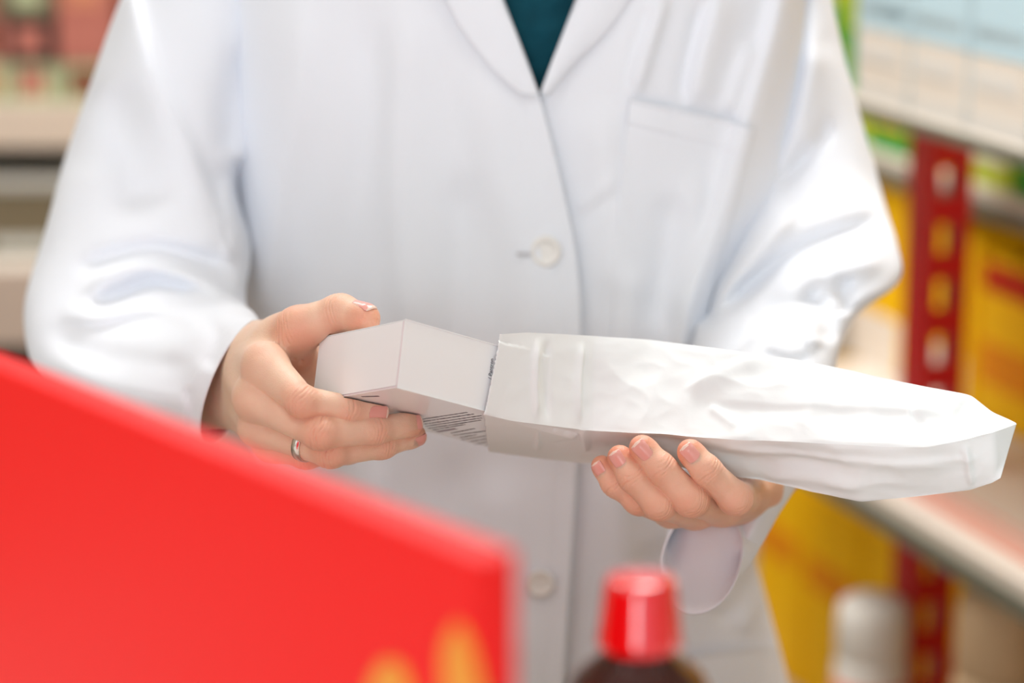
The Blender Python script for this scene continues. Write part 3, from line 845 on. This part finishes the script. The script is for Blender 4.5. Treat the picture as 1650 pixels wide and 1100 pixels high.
s_ = strokes('small_print', [(681, 675, 752.7, 664.0, T1, 0), (681, 679, 763.6, 666.6, T1, 0), (684, 683, 775.5, 669.2, T1, 0), (686, 686.5, 775.5, 673, T1, 0), (690, 690, 774.5, 676.5, T1, 0),
    (697, 692.5, 749, 683.5, T1, 0), (727, 697.5, 765.5, 690, T1, 0), (731, 701, 782, 694, T1, 0), (742, 704.5, 767, 700, T1, 0), (742, 708.5, 782, 702, T1, 0), (754, 712, 784, 706.5, T1, 0), (765, 715.5, 784, 711.5, T1, 0)], M['ink'])
s_['label'] = 'lines of tiny dark printed text'
strokes('print_heading', [(704, 695.5, 734.5, 690.3, .0030, 1)], M['ink_grey'])
strokes('lot_number', [(584+i*4.6, 638.2-i*.15, 586.6+i*4.6, 639.4-i*.15, .0022, 1) for i in range(6)], M['ink'])
# lettering running up the side face beside the bag's mouth
def lettering(txt, size, origin, xd, yd, m, parent, name):
    cu = bpy.data.curves.new('t', 'FONT'); cu.body = txt; cu.size = size; cu.extrude = 0.00006; cu.resolution_u = 3
    to = bpy.data.objects.new('t', cu); COL.objects.link(to)
    me = bpy.data.meshes.new_from_object(to.evaluated_get(bpy.context.evaluated_depsgraph_get()))
    bpy.data.objects.remove(to)
    o = bpy.data.objects.new(name, me); COL.objects.link(o); me.materials.clear(); me.materials.append(m)
    xd, yd = Vector(xd), Vector(yd); zd = xd.cross(yd).normalized()
    mt = Matrix((xd, yd, zd)).transposed().to_4x4(); mt.translation = Vector(origin)
    me.transform(mt)
    o.parent = parent; o.matrix_parent_inverse = wm(parent).inverted()
    return o
dU = c2w(cU)-c2w(np.zeros(3)); dR = c2w(cR)-c2w(np.zeros(3))
lettering('/ Pantron', .0034, cw(.0195, -.0001, .0672), dU, -dR, M['ink'], carton, 'lettering')['label'] = 'small dark name printed up the side'

# ================================================================== paper bag
BAG = [  # T (back top), F (front), B (bottom front), K (hidden back)
    ((802, 539, 1.478), (776, 668, 1.4345), (788, 722, 1.520), (860, 590, 1.545)),
    ((845, 536, 1.488), (820, 679, 1.4430), (832, 726, 1.522), (890, 592, 1.555)),
    ((905, 539, 1.498), (880, 688, 1.4570), (885, 728, 1.522), (930, 596, 1.560)),
    ((955, 542, 1.508), (936, 696, 1.4680), (945, 727, 1.518), (975, 600, 1.562)),
    ((1050, 548, 1.512), (1030, 698, 1.4740), (1030, 736, 1.500), (1060, 610, 1.562)),
    ((1140, 560, 1.508), (1130, 705, 1.4700), (1120, 758, 1.494), (1150, 630, 1.560)),
    ((1240, 573, 1.501), (1220, 709, 1.4660), (1225, 774, 1.492), (1250, 650, 1.556)),
    ((1330, 588, 1.491), (1320, 713, 1.4560), (1310, 793, 1.486), (1340, 668, 1.548)),
    ((1410, 605, 1.480), (1410, 718, 1.4460), (1388, 807, 1.478), (1420, 685, 1.536)),
    ((1490, 622, 1.471), (1492, 720, 1.4380), (1490, 799, 1.468), (1495, 700, 1.520)),
    ((1565, 638, 1.466), (1556, 708, 1.4360), (1563, 788, 1.458), (1565, 712, 1.500)),
    ((1598, 662, 1.458), (1602, 696, 1.4360), (1596, 778, 1.450), (1598, 724, 1.480)),
    ((1637, 681, 1.452), (1638, 683, 1.4500), (1612, 770, 1.446), (1614, 765, 1.454)),
]
def on_plane(px, py, p0, n, lift):
    r = np.array([(px-825)/F, (550-py)/F, 1.0]); p = r*((p0@n)/(r@n)); return p + n*lift
def make_bag():
    S = np.array([[cp(*p) for p in s] for s in BAG])            # (n,4,3)
    for i in range(4):                                          # the mouth wraps the carton
        (tx, ty, _), (fx, fy, _), (bx, by, _), _k = BAG[i]
        S[i, 1] = on_plane(fx, fy, CC, -cB, (.0022, .0038, .0066, .0100)[i]); S[i, 0] = on_plane(tx, ty, CC, -cB, .0022)
        S[i, 2] = on_plane(bx, by, CC, -cU, (.0022, .003, .005, .008)[i])
        k = S[i, 0] + cB*(CW+.004) + cR*.085; S[i, 3] = k - cU*.006
    d = [0]
    for a, b in zip(S, S[1:]): d.append(d[-1]+np.linalg.norm(a[1]-b[1]))
    d = np.array(d)/d[-1]; ns = 300; ts = np.linspace(0, 1, ns)
    P = np.stack([[np.interp(ts, d, S[:, k, c]) for c in range(3)] for k in range(4)]).transpose(2, 0, 1)   # ns,4,3
    for _ in range(6): P[1:-1] = (P[:-2]+2*P[1:-1]+P[2:])/4
    segs = [(0, 1, 56), (1, 2, 34), (2, 3, 20), (3, 0, 20)]; W = sum(s[2] for s in segs)
    V = np.zeros((ns, W, 3)); Nn = np.zeros((ns, W, 3)); fw = np.zeros(W)
    c0 = 0
    for a, b, n in segs:
        e = P[:, b]-P[:, a]; tang = np.gradient((P[:, a]+P[:, b])/2, axis=0); nn = np.cross(e, tang); nn /= np.linalg.norm(nn, axis=1)[:, None]+1e-12
        for k in range(n):
            f = k/n; V[:, c0+k] = P[:, a]+e*f; Nn[:, c0+k] = nn; fw[c0+k] = math.sin(PI*f)**.5
        c0 += n
    cen = P.mean(1)
    sgn = np.sign(((V - cen[:, None])*Nn).sum(-1)); Nn *= sgn[..., None]
    Wd = c2w(V); H = np.zeros((ns, W))
    for i in range(ns):
        for j in range(W):
            p = Wd[i, j]; h = 0
            for fq, am in ((11, .0046), (25, .0022), (55, .0007)):
                v = mnoise.noise(Vector((p[0]*fq+3.1, p[1]*fq*1.2+j//200, p[2]*fq*1.5+1.7)))
                h += am*(0.35-abs(v)*1.6)
            H[i, j] = h
    q = proj(Wd.reshape(-1, 3))
    folds = [([(868, 540), (862, 600), (866, 682)], 1.6, 5), ([(882, 540), (880, 610), (884, 684)], -1.2, 5),
             ([(940, 545), (934, 620), (936, 686)], 1.4, 5, .5), ([(1100, 632), (1180, 590), (1235, 575)], 2.2, 12, .6),
             ([(1110, 636), (1250, 650), (1400, 655), (1560, 670)], 1.2, 16, -.5), ([(820, 540), (806, 590), (790, 668)], -.8, 8),
             ([(1140, 650), (1190, 690)], 1.2, 8), ([(1490, 700), (1470, 660), (1500, 625)], -1.4, 10, .5), ([(1556, 708), (1545, 670), (1565, 640)], -1.2, 9),
             ([(868, 684), (866, 728)], 1.5, 5), ([(936, 688), (946, 727)], 1.8, 6), ([(960, 700), (1100, 722), (1240, 745), (1400, 760)], -2.0, 12),
             ([(1220, 770), (1300, 772), (1400, 785)], 1.6, 10), ([(1140, 715), (1300, 735), (1480, 742), (1590, 730)], 1.5, 8, .4), ([(1555, 710), (1566, 786)], 1.8, 6)]
    endf = np.clip((1-ts)/.05, 0, 1)
    mask = (0.35+.65*fw)[None, :]*endf[:, None]
    keep = np.clip((ts-.15)/.2, .22, 1)[:, None]           # the mouth, stiffened by the carton
    V = V + Nn*(H*mask*keep + relief(q, folds).reshape(ns, W)*mask*1.2)[..., None]
    # deckled cut at the mouth
    tang = unit(P[1, 1]-P[0, 1]); V[0] += tang*(np.random.rand(W)[:, None]-.5)*.0010
    V = V.reshape(-1, 3)
    for _ in range(3):                                    # the paper lies outside the carton it wraps
        loc = np.stack([(V-CC)@cU, (V-CC)@cB, (V-CC)@cR], 1); m_ = .0030; dims = np.array([CH, CW, CL])
        pen = np.concatenate([loc+m_, dims+m_-loc], 1); inside = (pen > 0).all(1)
        k = np.argmin(pen, 1); dirs = np.array([-cU, -cB, -cR, cU, cB, cR])
        V[inside] += dirs[k[inside]]*pen[inside, k[inside]][:, None]
    Fc = [(r*W+c, r*W+(c+1) % W, (r+1)*W+(c+1) % W, (r+1)*W+c) for r in range(ns-1) for c in range(W)]
    o = mesh('paper_bag', c2w(V), Fc, M['paper'], None, smooth=True)
    bm = bmesh.new(); bm.from_mesh(o.data); bmesh.ops.recalc_face_normals(bm, faces=bm.faces[:]); bm.to_mesh(o.data); bm.free()
    solid(o, .0003, -1)
    # crisp creases along the folded edges
    for e in o.data.edges:
        a, b = e.vertices
        if abs(a-b) == W and (a % W) in (0, 56, 90): e.use_edge_sharp = True
    return o
bag = make_bag()
tag(bag, 'crumpled white paper pharmacy bag lying sideways over open fingers', 'paper bag')

# ================================================================== counter with foreground goods
ctr = empty('counter', (-.05, .86, 0)); tag(ctr, 'pale shop counter below the red carton and the bottle', 'counter')
MB().box(-.95, 1.0, -.44, .44, .865, .90, .004).build('countertop', M['counter'], ctr)
MB().box(-.90, .95, -.38, .38, .0, .865).build('cabinet', M['shelf_white'], ctr)
# large flat red carton standing on edge: front bottom edge runs from near right to far left
A = atY(773, 903, .80); B_ = atY(0, 597, 1.0); B_ = np.array([0, 0, CAMZ]) + (B_-np.array([0, 0, CAMZ]))*(A[2]-CAMZ)/(B_[2]-CAMZ)
top = (A[2]+B_[2])/2; dx, dy = B_[0]-A[0], B_[1]-A[1]; L = math.hypot(dx, dy)*1.18
ang = math.atan2(dy, dx)
rb = empty('red_carton', (A[0], A[1], .90), ang)
tag(rb, 'large flat bright red carton with yellow print standing on edge in the foreground', 'carton')
H_ = top-.90
MB().box(0, L, -.017, 0, 0, H_, .0012).build('box_body', M['red_box'], rb)
# yellow flame-like print marks on the front face (front face is +y side in local frame)
def blob(pts, y0, y1, name, m, parent):
    n = len(pts); V = [(x, y0, z) for x, z in pts]+[(x, y1, z) for x, z in pts]
    me = bpy.data.meshes.new(name); me.from_pydata(V, [], [tuple(range(n)), tuple(range(2*n-1, n-1, -1))]+[(i, n+i, n+(i+1) % n, (i+1) % n) for i in range(n)])
    me.materials.append(m); o = bpy.data.objects.new(name, me); COL.objects.link(o); o.parent = parent; return o
def loc_on_front(px, py):
    # ray / front plane intersection in the carton's local x,z
    d = atY(px, py, 1.0)-np.array([0, 0, CAMZ]); o_ = np.array([0, 0, CAMZ])
    nrm = np.array([-math.sin(ang), math.cos(ang), 0]); t = ((np.array([A[0], A[1], 0])-o_)@nrm)/(d@nrm)
    p = o_+d*t; return ((p[0]-A[0])*math.cos(ang)+(p[1]-A[1])*math.sin(ang), p[2]-.90)
swoosh = [(738, 1002), (754, 1024), (764, 1050), (775, 1100), (790, 1160), (720, 1160), (715, 1100), (714, 1060), (722, 1026)]
disc = [(600, 1090), (618, 1066), (640, 1066), (658, 1090), (668, 1160), (590, 1160)]
sgnf = 1 if (np.array([0, 0])-A[:2])@np.array([-math.sin(ang), math.cos(ang)]) > 0 else -1
FY = (0.0, 0.0006) if sgnf > 0 else (-.0176, -.017)
for pl in (swoosh, disc):
    blob([loc_on_front(*p) for p in smooth_pl(pl+[pl[0]], 5)[:-1]], FY[0], FY[1], 'printed_flame', M['yellow_print'], rb)

# brown bottle with ribbed red cap
def bottle():
    P_ = atY(1031, 990, 1.0)
    t = empty('bottle', (P_[0], 1.0, .90)); tag(t, 'brown glass medicine bottle with a red screw cap in the foreground', 'bottle')
    ztop = atY(1031, 928, 1.0)[2]-.90; zc = atY(1031, 1058, .985)[2]-.90
    R = .036
    MB().lathe([(R*.93, 0), (R, .003), (R, zc-.040), (R*.97, zc-.030), (R*.80, zc-.015), (.0165, zc-.004), (.0135, zc), (.0135, ztop-.006)], 56).build('glass_body', M['amber'], t, smooth=True)
    n = 90; prof = [(.0186, zc+.000), (.0190, zc+.002), (.0184, zc+.006), (.0158, ztop-.004), (.0150, ztop-.001), (.0125, ztop)]
    g = MB(); g.lathe(prof, n)
    for v in g.bm.verts:
        r = math.hypot(v.co.x, v.co.y); a = math.atan2(v.co.y, v.co.x)
        if zc+.005 < v.co.z < ztop-.002:
            k = 1+.002*(1 if int(round(a/(2*PI)*n)) % 2 else -1); v.co.x *= k; v.co.y *= k
    g.build('cap', M['red_cap'], t, smooth=True)
    MB().lathe([(R+.0003, .02), (R+.0004, .02), (R+.0004, zc-.050), (R+.0003, zc-.050)], 56).build('label', M['label_paper'], t, smooth=True)
bottle()

# ================================================================== shelving to the right
DV = np.array([-.33, .944, 0]); DV /= np.linalg.norm(DV); SV = np.array([DV[1], -DV[0], 0])      # along (away), into the shelf
OV = np.array([.425, 2.376, 0]); RZ = math.atan2(DV[1], DV[0])        # local x = away, local -y = into the shelf
def sp(t, s, z): return tuple(OV + DV*t + SV*s + np.array([0, 0, z]))
unit_r = empty('shelving_unit', sp(0, 0, 0), RZ); tag(unit_r, 'red-posted shop shelving with cream shelves on the right', 'shelving')
def shelf(t0, t1, s0, s1, z0, z1, edge=.020):
    o = MB().box(t0, t1, -s1, -s0, z0, z1, .002).build('shelf', M['shelf_white'], unit_r)
    if edge: MB().box(t0, t1, -s0, -s0+.004, z0+.008-edge, z0+.008).build('edge_lip', M['shelf_edge'], o)
    return o
Zu, Zl, Zm, Zb = 1.078, .652, .935, .17
shelf(-.75, .30, 0, .36, Zu, Zu+.012, .012)
slo = shelf(-.75, .62, .0, .50, Zl, Zl+.024)
shelf(-.10, .95, .235, .50, Zm, Zm+.022)
shelf(-.75, .95, .06, .50, Zb, Zb+.024)
# red perforated uprights (real slots through the face towards the camera)
def post(t, s, wN=.048, wD=.052):
    b = MB()
    x0, x1 = t, t+wN; y0, y1 = -s-wD, -s; z1 = 1.95
    b.box(x0, x1, y1-.003, y1, 0, z1)                     # aisle side
    b.box(x0+.003, x1, y0, y0+.003, 0, z1)
    sw = .013; c = (y0+y1)/2
    b.box(x0, x0+.003, y0, c-sw, 0, z1); b.box(x0, x0+.003, c+sw, y1-.003, 0, z1)
    z = .02; 
    while z < z1-.03:
        b.box(x0, x0+.003, c-sw, c+sw, z, z+.030); z += .062
    b.box(x0, x0+.003, c-sw, c+sw, z1-.03, z1)
    b.build('upright', M['red_steel'], unit_r)
def solve_ts(px, py, d):
    p = wp(px, py, d)-OV; return float(p@DV), float(p@SV), p[2]
t_, s_p, _ = solve_ts(1493, 420, 2.62)
post(t_, s_p)
post(t_+.75, s_p)
MB().box(-.75, 1.1, -.53, -.51, 0, 1.95).build('back_panel', mat('back_panel_ochre', srgb(240, 180, 40), .6), unit_r)
# printed price strip lying along the lower shelf
for k, (s0, s1) in enumerate(((.03, .048), (.055, .064), (.072, .080))):
    MB().box(-.7, .5, -s1, -s0, .0241, .0246).build('price_strip', mat('pink_print', srgb(232, 160, 140), .6), None)
    o = bpy.data.objects[-1] if False else None
for o in [x for x in COL.objects if x.name.startswith('price_strip')]:
    o.parent = slo; o.location = (0, 0, Zl)

# goods ----------------------------------------------------------------
def cmat(name, rgb, rough=.7): return mat(name, srgb(*rgb), rough, spec=.25)
GM = {k: cmat('print_'+k, v) for k, v in dict(green=(60, 160, 60), lime=(190, 205, 60), yellow=(255, 200, 2), amber=(240, 150, 8), pale=(206, 234, 244),
      cream=(246, 236, 222), blue=(196, 216, 222), orange=(222, 120, 70), brown=(120, 62, 40), red=(200, 60, 52), grey=(190, 190, 182), olive=(112, 100, 78),
      pink=(226, 150, 132), white=(238, 234, 226), dark=(52, 40, 38), sage=(170, 178, 140), redorange=(200, 50, 16), tan=(206, 176, 140), rust=(196, 128, 96), rose=(178, 108, 94)).items()}
def goods(name, loc, rz, sx, sy, sz, main, label, cat, group=None, bands=()):
    """a printed carton: body with printed bands wrapped round the front (front = -y local)"""
    loc = (loc[0], loc[1], loc[2]+.0008); t = empty(name, loc, rz); tag(t, label, cat, group)
    MB().box(0, sx, 0, sy, 0, sz, min(sx, sz)*.02).build('carton_body', GM[main], t)
    for z0, z1, m, x0, x1 in bands:
        MB().box(sx*x0, sx*x1, -.0006, .0002, sz*z0, sz*z1).box(sx-.0002, sx+.0006, sy*max(x0, .08), sy*min(x1, .92), sz*z0, sz*z1).build('printed_panel', GM[m], t)
    return t
def on_shelf(t, s, z): return sp(t, s, z)
# on this unit the carton front faces the aisle: local x along -DV, local y into shelf
RZ2 = math.atan2(-DV[1], -DV[0])
side = 'beside the person\'s raised elbow'
pos = ['furthest from the camera, next to the green cartons', 'second from the green cartons', 'third from the green cartons', 'fourth from the green cartons', 'fifth from the green cartons', 'nearest the camera']
t0 = .195
for i in range(6):
    goods('tall_carton', on_shelf(t0-i*.118, .004, Zu+.012), RZ2, .1165, .075, .30, 'cream',
          'tall pale carton on upper right shelf, ' + pos[i], 'carton', 'pale cartons on the upper right shelf',
          bands=((.25, 1.0, 'pale', .0, 1.0), (.14, .20, 'white', .1, .8), (.30, .34, 'blue', .1, .9), (0, .06, 'white', 0, 1), (.0, 1., 'blue', .0, .04)))
for i, (c, b) in enumerate((('green', 'lime'), ('lime', 'green'))):
    goods('green_carton', on_shelf(.250, .02, Zu+.012) if i == 0 else on_shelf(.285, .02, Zu+.012), RZ2, .03, .07, (.22, .15)[i], c,
          ('narrow green carton at the far end of the upper right shelf', 'short lime green carton tucked behind the narrow green one')[i], 'carton', None,
          bands=((.3, .6, b, .1, .9),))
# mid shelf: green and yellow cartons seen under the upper shelf
for i, (c, b, h, tt) in enumerate((('green', 'lime', .075, .86), ('lime', 'green', .10, .74), ('green', 'yellow', .085, .62), ('yellow', 'lime', .11, .50), ('lime', 'white', .08, .38), ('green', 'lime', .1, .26))):
    goods('flat_carton', on_shelf(tt, .245, Zm+.022), RZ2, .105, .18, h, c,
          'low %s carton on the middle shelf, %s along from the far end' % ({'green': 'green', 'lime': 'lime', 'yellow': 'yellow'}[c], ('first', 'second', 'third', 'fourth', 'fifth', 'sixth')[i]), 'carton',
          'green and yellow cartons on the middle shelf', bands=((.35, .7, b, .05, .95),))
# yellow packs on the lower shelf, behind the upright, and under it
def rounded_pack(name, loc, rz, sx, sy, sz, m, label, group, band):
    loc = (loc[0], loc[1], loc[2]+.0008); t = empty(name, loc, rz); tag(t, label, 'pack', group)
    MB().box(0, sx, 0, sy, 0, sz, .012).build('pack_body', GM[m], t, smooth=False)
    for z0, z1, mm in band: MB().box(.012, sx-.012, -.0008, .001, sz*z0, sz*z1).box(sx-.001, sx+.0008, .012, sy-.012, sz*z0, sz*z1).build('printed_panel', GM[mm], t)
nth = ['first', 'second', 'third', 'fourth', 'fifth', 'sixth', 'seventh', 'eighth', 'ninth']
for i in range(7):
    mcol = ('yellow', 'yellow', 'yellow', 'yellow', 'yellow', 'amber', 'yellow')[i]
    rounded_pack('yellow_pack' if mcol != 'cream' else 'cream_pack', on_shelf(.66-i*.165, .245, Zl+.024), RZ2, .155, .22, (.24, .22, .2, .24, .235, .24, .24)[i], mcol,
                 '%s pack standing on the lower shelf, %s counted from the far end' % ({'yellow': 'yellow', 'cream': 'cream coloured', 'amber': 'amber'}[mcol], nth[i]), 'packs on the lower shelf', ((.25, .5, 'amber'), (.80, .97, 'redorange')) if i > 1 else ((.0, .30, 'cream'),))
for i in range(8):
    rounded_pack('yellow_pack', on_shelf(.84-i*.165, .20, Zb+.024), RZ2, .155, .26, (.43, .42, .41, .43, .42, .43, .43, .42)[i], 'yellow',
                 'large yellow pack on the bottom shelf behind the jars, %s counted from the far end' % nth[i], 'large packs on the bottom shelf', ((.40, .5, 'amber'),))
def jar(px, py_top, d, r, lab, colour='white'):
    p = wp(px, py_top, d); zt = p[2]; zb = Zb+.0248; h = zt-zb
    t = empty('jar', (p[0], p[1], zb)); tag(t, lab, 'jar', 'round jars on the bottom shelf')
    MB().lathe([(r*.94, 0), (r, .006), (r, h*.76), (r*.92, h*.80)], 40).build('jar_body', GM[colour], t, smooth=True)
    MB().lathe([(r*.94, h*.80), (r*.97, h*.81), (r*.96, h*.93), (r*.88, h*.98), (r*.6, h)], 40).build('lid', GM[colour], t, smooth=True)
    MB().lathe([(r+.0004, h*.35), (r+.0008, h*.35), (r+.0008, h*.72), (r+.0004, h*.72)], 40).build('label_band', GM['pink'], t, smooth=True)
jar(1408, 962, 2.70, .042, 'round white jar with a pink band, left of the red upright at the bottom')
jar(1612, 950, 2.45, .044, 'round tan jar with a pink band, right of the red upright at the bottom', 'tan')
# white flat packs lying on the lower shelf near the camera
for i in range(3):
    goods('flat_pack', on_shelf(-.06-i*.17, .10, Zl+.024), RZ2, .15, .12, .035-.006*i, 'white', 'flat white pack lying on the lower right shelf, %s' % ('next to the red upright', 'middle of three', 'nearest the camera')[i], 'pack', None,
          bands=((.3, .6, 'cream', .1, .9),))

# ================================================================== shelving far left
YB = 3.2
unit_l = empty('shelving_unit', (-.72, YB, 0)); tag(unit_l, 'pale shop shelving stocked with small coloured cartons behind the person, far left', 'shelving')
def lsh(z0, z1, y0=0, lab=None):
    o = MB().box(-.62, .50, y0, .42, z0, z1, .004).build('shelf', M['shelf_white'], unit_l)
    return o
lsh(.952, .985); lsh(.70, .775, -.06); lsh(.36, .40); lsh(1.30, 1.33)
for o in (0,):
    MB().box(-.62, .50, -.008, 0, .930, .988, .002).build('price_rail', cmat('warm_rail', (208, 190, 172)), unit_l)
    MB().box(-.62, .50, -.068, -.06, .672, .776, .002).build('price_rail', mat('beige_rail', srgb(186, 166, 150), .6), unit_l)
MB().box(-.62, .50, .42, .44, 0, 1.95).build('back_panel', GM['dark'], unit_l)  # dark colour paints in the shade below the price rail
for x in (-.64, .50): MB().box(x, x+.02, 0, .44, 0, 1.95).build('side_panel', M['shelf_white'], unit_l)
colsq = ['red', 'sage', 'green', 'brown', 'sage', 'orange', 'dark', 'pink', 'brown', 'orange', 'sage', 'lime', 'olive', 'red', 'cream']
rowpal = [['rust', 'brown', 'sage', 'rose', 'rust', 'sage'], ['rust', 'dark', 'brown', 'rose', 'rose', 'brown'], ['sage', 'brown', 'rust', 'sage', 'rose', 'olive']]
layer = ['bottom', 'middle', 'top']
x = -.60; col = 0
while x < .42:
    wdt = random.uniform(.055, .085)
    z = .985
    for L_ in range(3):
        hh = (.055, .060, .070)[L_]; m = random.choice(rowpal[L_])
        g_ = goods('small_carton', (-.72+x, YB+.02+.01*random.random(), z), 0, wdt-.004, .12, hh-.001, m,
              'small %s carton, %s layer, column %s from the left, far left shelf' % (m, layer[L_], ['one', 'two', 'three', 'four', 'five', 'six', 'seven', 'eight', 'nine', 'ten', 'eleven', 'twelve', 'thirteen', 'fourteen', 'fifteen', 'sixteen', 'seventeen', 'eighteen'][col]),
              'carton', 'small cartons on the far left shelf', bands=((.2, .8, random.choice(rowpal[(L_+1) % 3]), .15, .75),))
        z += hh
    x += wdt; col += 1
x = -.60; i = 0
while x < .40:
    wdt = .15
    goods('wide_carton_part', (-.72+x, YB+.02, .775), 0, wdt-.006, .20, .090, 'olive', 'wide olive carton, under a pale slab, %s from the left, far left shelf' % nth[i], 'carton', 'wide olive cartons on the far left shelf', bands=((.1, .3, 'grey', .1, .9),))
    goods('wide_carton_part', (-.72+x, YB+.022, .8665), 0, wdt-.006, .20, .018, 'grey', 'thin grey slab imitating the lit carton top, %s from the left, far left shelf' % nth[i], 'carton', 'grey slabs imitating lit carton tops', bands=((.5, .9, 'white', .05, .95),))  # pale slab imitates light falling on the olive carton's top
    x += wdt; i += 1
x = -.60; i = 0
while x < .40:
    m = ['dark', 'brown', 'grey', 'dark', 'olive'][i % 5]
    goods('dark_carton', (-.72+x, YB+.03, .40), 0, .116, .20, .24+.02*(i % 3), m, '%s carton below the beige rail, %s from the left, far left shelf' % (m, nth[i]), 'carton', 'dark cartons below the beige rail', bands=((.6, .9, ['red', 'grey', 'dark'][i % 3], .1, .9),))
    x += .122; i += 1
